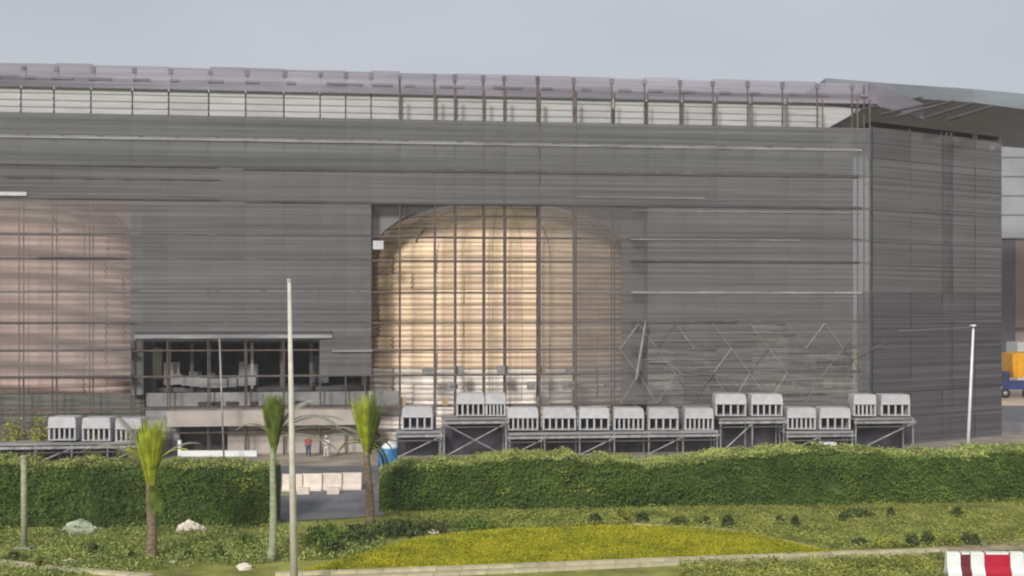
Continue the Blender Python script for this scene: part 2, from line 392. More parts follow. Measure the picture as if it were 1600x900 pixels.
# rafters poking out at the right-hand corner
for (x0,y0,x1,y1,r_) in ((1345,172,1440,152,.10), (1375,179,1462,160,.12), (1400,182,1490,158,.14), (1445,184,1520,161,.14), (1480,187,1552,166,.16), (1330,168,1390,158,.09)):
    part('rafter', MB().tube([P(x0,y0,101.5), P(x1,y1,106)], r_, 5), 'plank_d', bl)

# ------------------------------------------------------------------ scaffold
SROOT = W(0, -1.2, 0)
sc = thing('scaffold', SROOT, 'tall scaffold hung with grey netting along the whole building front', 'scaffold')
FRONT, BACK = -1.2, .0
for px in BPX:
    for off in (FRONT, BACK):
        u = U(px, FRONT); top = (27.3 if px < 610 else 29.9) if off == FRONT else 31.35
        rr = .13 if px in (843,) else (.085 if 600 < px < 950 else .055)
        o2 = .75 if (off == BACK and px < 610) else off
        if o2 == .75: part('standard', MB().tube([W(u, .62, 27), W(u, .62, 31.4)], .06, 6), 'tube', sc); top = 27.2
        part('standard', MB().tube([W(u, off, 0), W(u, off, top+random.uniform(-.1,.1))], rr if px < 880 else rr*1.25, 6), 'tube', sc)
for z in BZ[1:]:
    for off in (FRONT, BACK):
        part('ledger', MB().tube([W(UL, off, z), W(UR, off, z)], .05, 5), 'tube', sc)
    if 6 < z < 27:       # boards are laid everywhere but in front of the dome
        for a, b in ((-260,205), (205,580), (985,1345)) if z < 21 else ((-260,443), (443,900), (900,1345)):
            if z < 9.3 and a == 205: continue
            part('board', fbox(MB(), U(a,FRONT)+.05, U(b,FRONT)-.05, FRONT-.12, BACK-.1, z+.07, z+.13), 'plank' if z in (25.5, 13.2) else 'plank_d', sc)
    if 3 < z < 21:
        part('ledger', MB().tube([W(U(582), FRONT-.05, z), W(U(903), FRONT-.05, z)], .085, 6), 'tube', sc)
    # visible thick edge lines in front of the nets
for (a, b, z, h, m_) in ((-260,1345,25.45,.16,'plank'), (-260,340,23.25,.12,'plank_d'), (380,1340,23.15,.12,'plank_d'), (75,345,20.62,.13,'plank_d'),
                        (385,1345,20.5,.14,'plank_d'), (60,195,15.9,.11,'plank_d'), (985,1340,15.8,.1,'plank_d'), (985,1345,13.2,.1,'plank'),
                        (-260,345,22.2,.07,'plank_d'), (985,1250,17.7,.07,'plank'), (985,1150,10.7,.1,'plank_d'), (-260,210,10.7,.06,'plank_d'),
                        (985,1345,20.1,.07,'plank'), (-260,210,6.45,.08,'plank_d'), (900,1100,21.2,.06,'plank')):
    part('toe_board', fbox(MB(), U(a,FRONT), U(b,FRONT), FRONT-.19, FRONT-.13, z-h/2, z+h/2), m_, sc)
for k, px in enumerate(BPX[:-1]):
    if 1000 < px or px < 210 and False:
        u0, u1 = U(px,FRONT), U(BPX[k+1],FRONT)
        za, zb = (0, 3.85) if k % 2 else (3.85, 8.5)
        part('brace', MB().tube([W(u0, BACK+.1, za), W(u1, BACK+.1, zb)], .045, 5), 'tube_l', sc)
        part('brace', MB().tube([W(u1, BACK+.2, 6.4 if k%2 else 3.85), W(u0, BACK+.2, 10.7 if k%2 else 6.4)], .045, 5), 'tube_l', sc)
# netting panels
def net_mesh(seed, m, nu=4, nv=4):
    r = random.Random(seed); v = []
    for j in range(nv+1):
        for i in range(nu+1):
            x, z = i/nu, j/nv; d = -.10*math.sin(math.pi*x)*math.sin(math.pi*z)*r.uniform(.2, 1.2)
            v.append((x, d+r.uniform(-.025, .025), z))
    f = [(j*(nu+1)+i, j*(nu+1)+i+1, (j+1)*(nu+1)+i+1, (j+1)*(nu+1)+i) for j in range(nv) for i in range(nu)]
    me = bpy.data.meshes.new('netting_panel'); me.from_pydata(v, [], f); me.materials.append(M[m])
    me.polygons.foreach_set('use_smooth', [True]*len(f)); return me
NETS = {m: [net_mesh(s, m) for s in range(5)] for m in ('net','net_dark','net_top','net_mid','net_thin','net_rose','net_low','net_roof','net_pale')}
def net(parent, p0, ang, wd, z0, z1, m):
    o = link('netting_panel', random.choice(NETS[m]), parent, Vector((p0.x, p0.y, z0))-root_of(parent).location)
    o.rotation_euler = (0, 0, ang); o.scale = (wd, 1, z1-z0)
for i in range(len(BPX)-1):
    pa, pb = BPX[i], BPX[i+1]; mid = (pa+pb)/2
    u0, u1 = U(pa, FRONT), U(pb, FRONT)
    for j in range(1, len(BZ)-1):
        z0, z1 = BZ[j], BZ[j+1]; m_ = 'net'
        if z0 >= 23: m_ = 'net_top' if z0 > 25 or (z0 < 25) else 'net'
        if z1 <= 20.6:
            if 580 < mid < 843 and True: continue
            if 843 < mid < 900: m_ = 'net_thin'
            if 900 < mid < 1012: m_ = 'net_mid'
            if mid < 210 and z1 > 5: m_ = 'net_rose'
            if mid > 990 and z1 < 10.8: m_ = random.choice(('net_low','net_low','net')) if z1 < 8.6 else random.choice(('net','net','net_low'))
            if mid > 1340: m_ = 'net'
        if 205 < mid < 520 and z1 < 9.4: continue
        if 500 < mid < 580 and z1 < 5: continue
        if z0 < 3.8 and (mid < 600 or mid > 580): 
            if mid < 1000: continue
            m_ = 'net_low'
        if mid < 600 and z0 < 5: continue
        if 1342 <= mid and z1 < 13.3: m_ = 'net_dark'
        net(sc, W(u0, FRONT-.10, 0), FANG, u1-u0-.004, 9.32 if (205 < mid < 520 and 8 < z0 < 9) else z0, z1-.004, m_)
    net(sc, W(u0, .02, 0), FANG, u1-u0-.004, 29.7, 31.5+random.uniform(-.08,.1), 'net_roof')
    part('standard_cap', MB().box(W(u0, -.02, 31.15), (.34, .1, random.uniform(.3,.55)), FANG), 'purple', sc)
    part('standard_cap', MB().box(W(u0+random.uniform(.3,1.5), -.05, 30.4), (random.uniform(.6,1.9), .1, .2), FANG), 'purple', sc)
# corner tower of the scaffold: turns away to the right
CA = Vector(W(UR, FRONT, 0)); CB = Vector((763/F*110, 110, 0)); cd = (CB-CA); cl = cd.length; cd.normalize(); cang = math.atan2(cd.y, cd.x)
ct = thing('corner_scaffold', CA, 'darker netted scaffold tower wrapping the right hand corner of the building', 'scaffold')
cz = [0, 2.4, 4.6, 6.8, 8.9, 11.1, 13.2, 15.6, 17.6, 20.4, 22.6, 24.8, 27.4]
fr = [0, .28, .52, .60, .78, 1.0]
for f in fr+[.56, .80]:
    part('standard', MB().tube([CA+cd*cl*f+Vector((0,0,0)), CA+cd*cl*f+Vector((0,0,27.6+f*.4))], .1, 6), 'plank_d', ct)
    part('standard', MB().tube([CA+cd*cl*f+Vector((.4,1.3,0)), CA+cd*cl*f+Vector((.4,1.3,27.2))], .07, 6), 'plank_d', ct)
for z in cz[1:]:
    part('ledger', MB().tube([CA+Vector((0,0,z)), CB+Vector((0,0,z))], .06, 5), 'plank_d', ct)
    c_ = (CA+CB)/2; part('board', MB().box((c_.x, c_.y+.6, z+.1), (cl, 1.0, .06), cang), 'plank_d', ct)
for i in range(5):
    a = CA+cd*cl*fr[i]; wd = cl*(fr[i+1]-fr[i])
    for j in range(12):
        z0, z1 = cz[j], cz[j+1]
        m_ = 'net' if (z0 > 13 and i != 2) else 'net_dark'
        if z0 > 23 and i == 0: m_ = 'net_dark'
        nn = Vector((cd.y, -cd.x, 0))*.15
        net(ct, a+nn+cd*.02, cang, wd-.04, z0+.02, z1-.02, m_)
# end side and roof of the corner so that it closes
CE = CB+Vector((3.5, 14, 0)); ce = (CE-CB); 
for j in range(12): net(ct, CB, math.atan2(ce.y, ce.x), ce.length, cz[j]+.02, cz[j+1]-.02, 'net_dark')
r_ = MB(); r_.add([CA+Vector((0,.2,27.9)), CB+Vector((0,.2,27.9)), CE+Vector((0,0,27.9)), Vector((UR*FD.x+FA.x, 124, 27.9))], [(0,1,2,3)])
r_.add([CA+Vector((0,.2,28.0)), CB+Vector((0,.2,28.0)), CE+Vector((0,0,28.0)), Vector((UR*FD.x+FA.x, 124, 28.0))], [(3,2,1,0)])
part('roof', r_, 'plank_d', ct)
for z in (11.2, 15, 19, 23): pass
cw = MB(); a = CA+Vector((1.0,2.4,0)); b = CB+Vector((-.4,2.4,0)); c_ = (a+b)/2
cw.box((c_.x, c_.y, 13.6), ((b-a).length, .3, 27.2), cang); part('wall', cw, 'conc_d', ct)
rl = random.Random(5)
for k in range(13):
    ua, ub = U(968+k*29, FRONT), U(968+(k+1)*29, FRONT)
    for j, (za, zb) in enumerate(((3.9,6.4),(6.4,8.5),(8.5,10.6))):
        if rl.random() < .2: continue
        if (k+j) % 2: za, zb = zb, za
        part('brace', MB().tube([W(ua, FRONT-.2, za), W(ub, FRONT-.2, zb)], .03, 5), rl.choice(('conc','tube_l','plank','conc_d')), sc)
for z in (4.6, 5.4, 6.9, 7.6, 9.1, 9.8):
    part('guard_rail', MB().tube([W(U(rl.uniform(960,1040),FRONT), FRONT-.18, z), W(U(rl.uniform(1180,1335),FRONT), FRONT-.18, z)], .035, 5), rl.choice(('tube_l','conc','tube')), sc)
for k in range(10):
    px = rl.uniform(975, 1335); z = rl.choice((3.9, 5.1, 6.4, 7.4, 8.5, 9.6)); u = U(px, FRONT)
    ln = rl.uniform(.8, 3.2); rise = rl.choice((0, 0, .25, 1.3, -1.2, 1.8))*rl.uniform(.6, 1)
    part('loose_tube', MB().tube([W(u, FRONT-.28, z), W(u+ln, FRONT-.28-rl.uniform(0,.2), min(10.8, z+rise))], rl.uniform(.025, .045), 5), rl.choice(('tube_l','tube_l','plank','tube')), sc)
for k in range(26):
    px = rl.uniform(590, 1330); z = rl.choice((3.95, 5.2, 6.5)); u = U(px, FRONT)
    part('stacked_board', MB().box(W(u, FRONT+.4, z+.25), (rl.uniform(.3, 1.1), .4, rl.uniform(.2, .8)), FANG), rl.choice(('cabin','plank','conc','tan_d')), sc)
part('white_sheet', MB().box(W(U(591,FRONT), FRONT-.25, ZF(591,383,FRONT)), (.85, .05, .7), FANG), 'cabin', sc)
part('white_sheet', MB().box(W(U(8,FRONT), FRONT-.25, ZF(8,303,FRONT)), (3.4, .05, .3), FANG), 'cabin', sc)  # pale strip standing in for the highlight along the rosy drum's top
# leaning pale prop
single('leaning_prop', MB().tube([P(994,592,97.2), P(1009,500,97.2)], .1, 6, .07), 'tube_l', 'pale tube leaning against the scaffold just right of the dome', 'prop', P(994,592,97.2))

# ------------------------------------------------------------------ dome and drum
def drum(name, label, cpx, off, halfpx, yeave, ytop, depth, matn, joint, rows, caprows, segs, a0, a1, lowmat=None):
    u = U(cpx, off); c0 = W(u, off, 0); d = c0.y; Rr = halfpx/F*d; H = EYE-(ytop-480)/F*(d-depth*.5); Z1 = EYE-(yeave-480)/F*(d-depth*.7)
    t = thing(name, c0, label, 'dome')
    def rad_at(z): return 1.0 if z <= Z1 else math.sqrt(max(0, 1-((z-Z1)/(H-Z1))**2))
    def pt(th, f, z):
        x = math.cos(th)*Rr*f; y = math.sin(th)*depth*f
        return (c0.x+x*FD.x-y*FD.y*1.0, c0.y+x*FD.y+y*FD.x, z)
    core = MB(); V = []; S = 48
    zs = [0, Z1*.5, Z1]+[Z1+(H-Z1)*math.sin(math.pi/2*k/8) for k in range(1, 9)]
    for z in zs:
        f = max(.002, rad_at(min(z, Z1+(H-Z1)*.9999)))*(1-.16/depth)
        for q in range(S): V.append(pt(2*math.pi*q/S, f, z-.04))
    core.add(V, [(k*S+q, k*S+(q+1)%S, (k+1)*S+(q+1)%S, (k+1)*S+q) for k in range(len(zs)-1) for q in range(S)])
    part('inner_shell', core, joint, t, True)
    lv = [Z1*k/rows for k in range(rows+1)]+[Z1+(H-Z1)*math.sin(math.pi/2*k/caprows) for k in range(1, caprows+1)]
    xs_ = [math.cos(rad(a0))+(math.cos(rad(a1))-math.cos(rad(a0)))*k/segs for k in range(segs+1)]
    for k in range(len(lv)-1):
        z0, z1 = lv[k]+.025, lv[k+1]-.025
        for q in range(segs):
            A0 = a0+(a1-a0)*q/segs; A1 = a0+(a1-a0)*(q+1)/segs
            p = MB(); V = []; sub, hs = 2, 6; dr = random.uniform(-.05, .04)
            for b in range(hs+1):
                z = z0+(z1-z0)*b/hs; f = rad_at(min(z, Z1+(H-Z1)*.9995)); e = .09/max(.25, f)
                for v in range(sub+1):
                    th = rad(A0+e+(A1-A0-2*e)*v/sub); V.append(pt(th, f*(1+(dr+(.10 if b % 2 else 0))/depth), z))
            p.add(V, [(b*(sub+1)+v, b*(sub+1)+v+1, (b+1)*(sub+1)+v+1, (b+1)*(sub+1)+v) for b in range(hs) for v in range(sub)])
            part('cladding_panel', p, lowmat if (lowmat and z1 < 7.5) else random.choice(matn), t)
    return t
drum('golden_dome', 'golden tan clad drum with a domed top glowing behind the open scaffold grid', 784, 5.9, 208, 404, 313, 4.4, ['tan','tan','tan_b'], 'tan_d', 12, 6, 15, 180, 360, 'tan_w')
drum('rosy_drum', 'rosy drum with a domed top showing through the netting at the left edge', 2, 5.9, 208, 366, 302, 4.4, ['pink'], 'tan_d', 10, 3, 12, 215, 360)

# ------------------------------------------------------------------ white slotted cabins on platforms
def cabin(loc, wd, label, group='white slotted cabins on the platforms'):
    t = thing('site_cabin', loc, label, 'cabin', group); h = 1.78; dp = 1.6
    p = MB(); hw = wd/2; top = [(-hw*.90, 0), (hw*.90, 0)]
    x0, x1 = -hw, hw
    prof = [(-hw,.95),(hw,.95),(hw,1.35),(hw*.95,1.72),(hw*.86,h),(-hw*.86,h),(-hw*.95,1.72),(-hw,1.35)]
    V = [(x, y, z) for y in (-.8, .8) for x, z in prof]; n_ = len(prof)
    V = [(loc[0]+x, loc[1]+y, loc[2]+z) for x, y, z in V]
    p.add(V, [tuple(range(n_)), tuple(range(2*n_-1, n_-1, -1))]+[(i, n_+i, n_+(i+1)%n_, (i+1)%n_) for i in range(n_)])
    part('hood', p, 'cabin', t)
    part('hood_lip', MB().box((loc[0], loc[1]-.84, loc[2]+.99), (wd+.06, .1, .08)), 'cabin', t)
    nP = random.choice((5,6,6,7))
    for k in range(nP):
        x = -hw+.07+(wd-.14)*k/(nP-1)
        part('post', MB().box((loc[0]+x, loc[1]-.72, loc[2]+.5), (.13, .12, .9)), 'cabin', t)
    part('back_panel', MB().box((loc[0], loc[1]+.6, loc[2]+.5), (wd-.1, .08, .9)), 'slot', t)
    part('side_panel', MB().box((loc[0]-hw+.05, loc[1]+.05, loc[2]+.5), (.06, 1.1, .9)), 'cabin', t)
    part('side_panel', MB().box((loc[0]+hw-.05, loc[1]+.05, loc[2]+.5), (.06, 1.1, .9)), 'cabin', t)
    part('sill', MB().box((loc[0], loc[1]-.02, loc[2]+.03), (wd+.04, 1.55, .06)), 'cabin', t)
    return t
def cab_at(x0, x1, yb, label, off=-4.5):
    mid = (x0+x1)/2; q = W(U(mid, off), off, 0); z = EYE-(yb-480)/F*q.y; wd = (x1-x0)/F*q.y
    return cabin(Vector((q.x, q.y+.8, z)), wd, label)
CABS = [(75,118,688,'leftmost of the three white slotted cabins beside the lime palm'),(128,172,689,'middle one of the three white slotted cabins left of the lime palm'),(180,221,690,'white slotted cabin touching the lime palm on its left side'),
 (628,676,671,'white slotted cabin just right of the dark green palm fronds, alone at lower level'),(713,757,650,'raised white slotted cabin above the crossed braces, left one of the pair'),(759,790,650,'narrow raised white slotted cabin above the crossed braces, right one of the pair'),
 (793,841,672,'white slotted cabin at lower level, first right of the crossed braces'),(848,900,672,'white slotted cabin at lower level, second right of the crossed braces'),
 (905,952,672,'dull grey white slotted cabin, third right of the crossed braces'),(959,1006,672,'slotted cabin with a dark eave line and the boldest black slots'),
 (1013,1060,672,'pinkish white slotted cabin next to the bold slotted one'),(1070,1115,672,'last slotted cabin of the long lower row, below the raised bright pair'),
 (1118,1166,650,'bright raised white cabin, left of the raised pair right of the long row'),(1174,1223,650,'bright raised white cabin, right of the raised pair right of the long row'),
 (1230,1275,671,'lower white cabin left of the small cream box'),(1281,1329,671,'lower white cabin directly above the small cream box'),
 (1334,1369,650,'small narrow raised cabin in the rightmost pair'),(1377,1422,650,'rightmost white slotted cabin, raised in front of the dark corner')]
for x0, x1, yb, lb in CABS: cab_at(x0, x1, yb, lb)
# dark eave board on the bold cabin
def platform(xa, xb, yb, label, cross=False, off=-4.5):
    u0, u1 = U(xa, off), U(xb, off); q = W((u0+u1)/2, off, 0); z = EYE-(yb-480)/F*q.y
    t = thing('platform', W(u0, off, 0), label, 'platform')
    part('deck', fbox(MB(), u0, u1, off-.1, off+1.9, z-.22, z-.02), 'plank', t)
    part('edge_beam', fbox(MB(), u0-.1, u1+.1, off-.2, off-.12, z-.5, z-.3), 'tube_l', t)
    part('edge_beam', fbox(MB(), u0-.1, u1+.1, off-.18, off-.12, z-.82, z-.72), 'conc_d', t)
    k = max(2, int((u1-u0)/2.6)+1)
    for i in range(k):
        u = u0+.1+(u1-u0-.2)*i/(k-1)
        part('leg', MB().tube([W(u, off-.05, 0), W(u, off-.05, z-.2)], .06, 6), 'tube_l', t)
        part('leg', MB().tube([W(u, off+1.8, 0), W(u, off+1.8, z-.2)], .06, 6), 'tube_l', t)
        part('foot_pad', MB().box(W(u, off-.05, .06), (.4, .4, .12), FANG), 'conc', t)
        if i < k-1:
            v = u0+.1+(u1-u0-.2)*(i+1)/(k-1)
            if cross or i % 2 == 0:
                part('brace', MB().tube([W(u, off-.1, .1), W(v, off-.1, z-.5)], .05, 5), 'tube_l', t)
                if cross: part('brace', MB().tube([W(v, off-.16, .1), W(u, off-.16, z-.5)], .05, 5), 'tube_l', t)
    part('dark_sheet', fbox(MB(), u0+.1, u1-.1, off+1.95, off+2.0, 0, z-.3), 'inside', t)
platform(-60, 226, 691, 'low grey platform carrying the three leftmost cabins')
platform(618, 690, 673, 'short platform under the single cabin beside the blue tank')
platform(692, 792, 652, 'raised platform on crossed braces under the narrow cabin pair', True)
platform(794, 1122, 674, 'long low platform carrying six white cabins')
platform(1124, 1226, 652, 'raised platform under the bright pair of cabins')
platform(1228, 1333, 673, 'low platform above the small cream box')
platform(1335, 1428, 652, 'raised platform under the rightmost pair of cabins')

# ------------------------------------------------------------------ far right: other building, truck
fb = thing('far_building', P(1650,600,190)*1, 'pale grey building beyond the right hand corner with a rosy lower wall', 'building')
def pb(px0, px1, py0, py1, d, dep):     # box seen between those lines
    a = P(px0, py1, d); b = P(px1, py0, d); return MB().box(((a.x+b.x)/2, d+dep/2, (a.z+b.z)/2), (b.x-a.x, dep, b.z-a.z))
def pbz(px0, px1, py0, py1, d, dep): return pb(px0, px1, py0, py1, d, dep)
part('upper_wall', pbz(1500, 1900, 185, 372, 190, 30), 'far', fb)
part('lower_wall', pbz(1500, 1586, 372.5, 630, 190.5, 29), 'far_d', fb)
part('rosy_wall', pbz(1586.5, 1900, 372.5, 512, 190.6, 29), 'far_p', fb)
part('rosy_wall', pbz(1586.5, 1900, 512.5, 628, 192, 27), 'beige', fb)
for k in range(5): part('wall_joint', pbz(1500, 1900, 215+k*30, 216.5+k*30, 189.9, .2), 'far_d', fb)
# its long sloping roof reaching behind the wrapped building
r = MB()
a0, a1, a2 = P(1290,122,128), P(1400,131,131), P(1520,139,136)
a3, a4 = P(1700,156,140), P(1900,170,142)
bots = [P(1290,152,128), P(1400,152,131), P(1520,160,136), P(1700,184,140), P(1900,200,142)]
tops = [a0, a1, a2, a3, a4]
V = tops+bots+[p+Vector((0, 25, 0)) for p in tops]+[p+Vector((0, 25, 0)) for p in bots]
Q = []
for i in range(4): Q += [(5+i, 6+i, i+1, i), (i, i+1, 11+i, 10+i), (15+i, 10+i, 11+i, 16+i), (5+i, 15+i, 16+i, 6+i)]
Q += [(0, 10, 15, 5), (4, 9, 19, 14)]
r.add(V, Q); part('roof', r, 'far_roof', fb)


D = 156; tr = thing('tipper_truck', Vector((800/F*D, D, 0)), 'yellow bodied tipper truck with a blue chassis on sandy ground', 'truck')
def tb(x0, x1, z0, z1, y0, y1, m_, nm, bev=.05): part(nm, MB().box(((x0+x1)/2, D+(y0+y1)/2, (z0+z1)/2), (x1-x0, y1-y0, z1-z0), 0, bev), m_, tr)
X0 = 757/F*D
b = MB(); b.add([(X0+1.6,D-1.6,2.7),(X0+9,D-1.6,2.7),(X0+9.5,D-1.8,6.3),(X0+1.3,D-1.8,5.9),(X0+1.6,D+1.6,2.7),(X0+9,D+1.6,2.7),(X0+9.5,D+1.8,6.3),(X0+1.3,D+1.8,5.9)],
   [(0,1,2,3),(7,6,5,4),(0,4,5,1),(1,5,6,2),(2,6,7,3),(3,7,4,0)]); part('tipper_body', b, 'yellow', tr)
for k in range(6): tb(X0+1.9+k*1.3, X0+2.05+k*1.3, 2.8, 5.2, -1.85, -1.62, 'yellow', 'body_rib')
tb(X0-.6, X0+1.3, 1.6, 3.5, -1.25, 1.25, 'navy', 'cab', .2)
tb(X0-.4, X0+.9, 2.4, 3.2, -1.29, -1.26, 'glass', 'side_window')
tb(X0-.7, X0+.2, .9, 1.6, -1.3, 1.3, 'wplastic', 'bumper')
tb(X0+.25, X0+9, 1.1, 2.2, -1.2, 1.2, 'navy', 'chassis')
for k in (.6, 3.6, 6.6, 8.2):
    wm = MB().tube([(X0+k, D-1.45, .65), (X0+k, D-.95, .65)], .65, 14); part('wheel', wm, 'rubber', tr, True)
    wm = MB().tube([(X0+k, D-1.5, .65), (X0+k, D-1.44, .65)], .3, 10); part('wheel_hub', wm, 'tube_l', tr, True)
single('site_hut', pb(1590, 1720, 535, 612, 175, 4), 'white', 'pale hut standing behind the yellow tipper truck', 'hut')
single('boundary_wall', MB().box((63, 112, .5), (36, .25, 1.0)), 'asphalt', 'low grey wall right of the corner scaffold beyond the hedge', 'wall')

# ------------------------------------------------------------------ poles
def pole(x, yb, xt, yt, r0, r1, label, m_='pole', d=None, head=None, cat='lamp post', name='lamp_post', zb=0):
    b = G(x, yb) if d is None else Vector(((x-800)/F*d, d, 0)); t_ = P(xt, yt, b.y)
    o = thing(name, b, label, cat)
    part('base_plate', MB().box((b.x, b.y, .04), (r0*5, r0*5, .08)), m_, o)
    part('shaft', MB().tube([b, b.lerp(t_, .5), t_], r0, 10, r1), m_, o, True)
    if head == 'short':
        part('lamp_head', MB().box((t_.x-.12, t_.y-.2, t_.z+.03), (.36, .5, .12), 0, .05), 'wplastic', o)
        part('arm', MB().tube([t_-Vector((.2,0,.12)), t_-Vector((6.2, 0, .4))], .02, 5), 'tube_l', o)
    if head == 'twin':
        for s in (-1, 1):
            part('arm', MB().tube([t_, t_+Vector((s*.5, 0, .22)), t_+Vector((s*1.2, 0, .3))], .045, 6), 'tube_l', o)
            part('lamp_head', MB().box(t_+Vector((s*1.5, 0, .3)), (.7, .28, .1), 0, .08), 'tube_l', o)
    if head == 'cap': part('cap', MB().tube([t_, t_+Vector((0,0,.12))], r1*1.3, 8), m_, o)
    return o
pole(460, 922, 452, 440, .17, .08, 'tall pale lamp post standing nearest, right of the olive crowned palm', head='cap')
pole(1512, 708, 1521, 509, .14, .09, 'slim white lamp post in front of the dark corner scaffold', m_='wplastic', head='short')
pole(350, 720, 343, 532, .075, .06, 'thin grey pole in front of the dark entrance opening', head='cap', cat='pole', name='thin_pole', m_='tube_l')
pole(38, 856, 37, 716, .16, .13, 'short pale green post in front of the left hedge', m_='bark_p', head='cap', cat='post', name='garden_post')

# ------------------------------------------------------------------ palms
def frond(base, dirv, L, droop, wd, mb, n=9, lf=14, side=.7):
    """spine with paired leaflets"""
    pts = []; d = Vector(dirv).normalized(); p = Vector(base); 
    for i in range(n+1):
        pts.append(p.copy()); p = p+d*(L/n); d = (d+Vector((0, 0, -droop/n))).normalized()
    mb.tube(pts, .022, 3, .006)
    for i in range(lf):
        t = .12+.86*i/lf; k = min(n-1, int(t*n)); a = pts[k].lerp(pts[k+1], t*n-k); tg = (pts[k+1]-pts[k]).normalized()
        s = tg.cross(Vector((0, 0, 1))); s = s.normalized() if s.length > .05 else Vector((1, 0, 0))
        ll = wd*(1-abs(t-.45)*1.1)
        for sg in (-1, 1):
            e = a+s*sg*ll*side+tg*ll*.85+Vector((0, 0, -ll*.25*side)); wv = tg*.055
            mb.add([a-wv, a+wv, e], [(0, 1, 2)])
def palm(x, yb, xt, ytr, ytop, r0, label, crown_m, trunk_m, spread, extra=None, nf=78):
    b = G(x, yb); t_ = P(xt, ytr, b.y); H = EYE-(ytop-480)/F*b.y-t_.z
    o = thing('palm_tree', b, label, 'palm tree')
    pts = []; rs = []
    for k in range(15):
        f = k/14; p = b.lerp(t_, f)+Vector((.05*math.sin(f*5), 0, 0)); pts.append(p); rs.append(r0*(1.25-.45*f)*(1+.07*(k % 2)) * (1.35 if k == 0 else 1))
    part('trunk', MB().tube(pts, rs, 10), trunk_m, o, True)
    for i in range(nf):
        a = i*2.4; lean = spread*(.15+.85*(i/nf)); st = t_+Vector((math.cos(a)*.1, math.sin(a)*.1, -.1-.5*(i % 4)/4))
        mb = MB(); frond(st, (math.cos(a)*lean, math.sin(a)*lean, 1), H*random.uniform(.75, 1.06), random.uniform(.0, .25)*spread*2.4, .8, mb, side=.3)
        m_ = crown_m if not (math.cos(a) > .2 and x > 500) else 'olive'  # third palm: fronds away from the sun get a darker colour, shade painted in
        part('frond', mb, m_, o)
    if extra:
        for (dx, dy, dz, L, dr, m2) in extra:
            mb = MB(); frond(t_+Vector((0,0,.2)), (dx, dy, dz), L, dr, .75, mb, 14, 34); part('frond', mb, m2, o)
    part('tie_band', MB().tube([t_+Vector((0,0,H*.45)), t_+Vector((0,0,H*.45+.08))], .3, 10), 'bark', o)
    return o
palm(236, 872, 236, 752, 650, .21, 'young palm with lime fronds tied upright in front of the left cabins', 'lime', 'bark', .26,
     [(-.9,.1,1.5,4.2,1.9,'dryf'), (-.6,.3,1.8,3.6,1.2,'dryf'), (.6,.2,1.6,3.0,1.9,'dryf'), (-.5,.2,1.7,2.6,2.4,'lime'), (.5,.1,1.7,2.4,2.2,'lime'), (.25,-.2,-.9,1.6,.1,'olive')])
palm(424, 876, 428, 692, 612, .15, 'slim palm with a dark olive crown left of the tall lamp post', 'olive', 'bark_p', .24,
     [(.9,.1,1.0,3.6,1.4,'dryf'), (1.1,.3,.7,4.2,1.3,'dryf'), (.8,-.2,1.2,3.9,2.0,'dryf'), (1,0,.4,3.2,1.2,'dryf'), (-.7,.1,1.2,2.2,2.2,'dryf'), (.5,.5,1.4,3.4,1.6,'dryf')])
palm(578, 817, 574, 702, 610, .20, 'palm with yellow green fronds right of the side road', 'lime', 'bark', .34,
     [(.9,-.1,.5,1.8,3.4,'olive'), (.7,.2,.8,2.2,3.2,'olive'), (1.0,-.2,.1,1.5,2.5,'olive'), (.8,.1,.3,1.9,3.2,'olive'), (-.9,.1,.9,2.2,2.6,'lime'), (-1,0,.6,1.9,1.8,'dryf'), (-.7,.3,1.2,3,2.0,'dryf'), (-.9,-.2,1,2.8,1.6,'dryf')])  # olive fronds on the right continue the crown's painted shade side

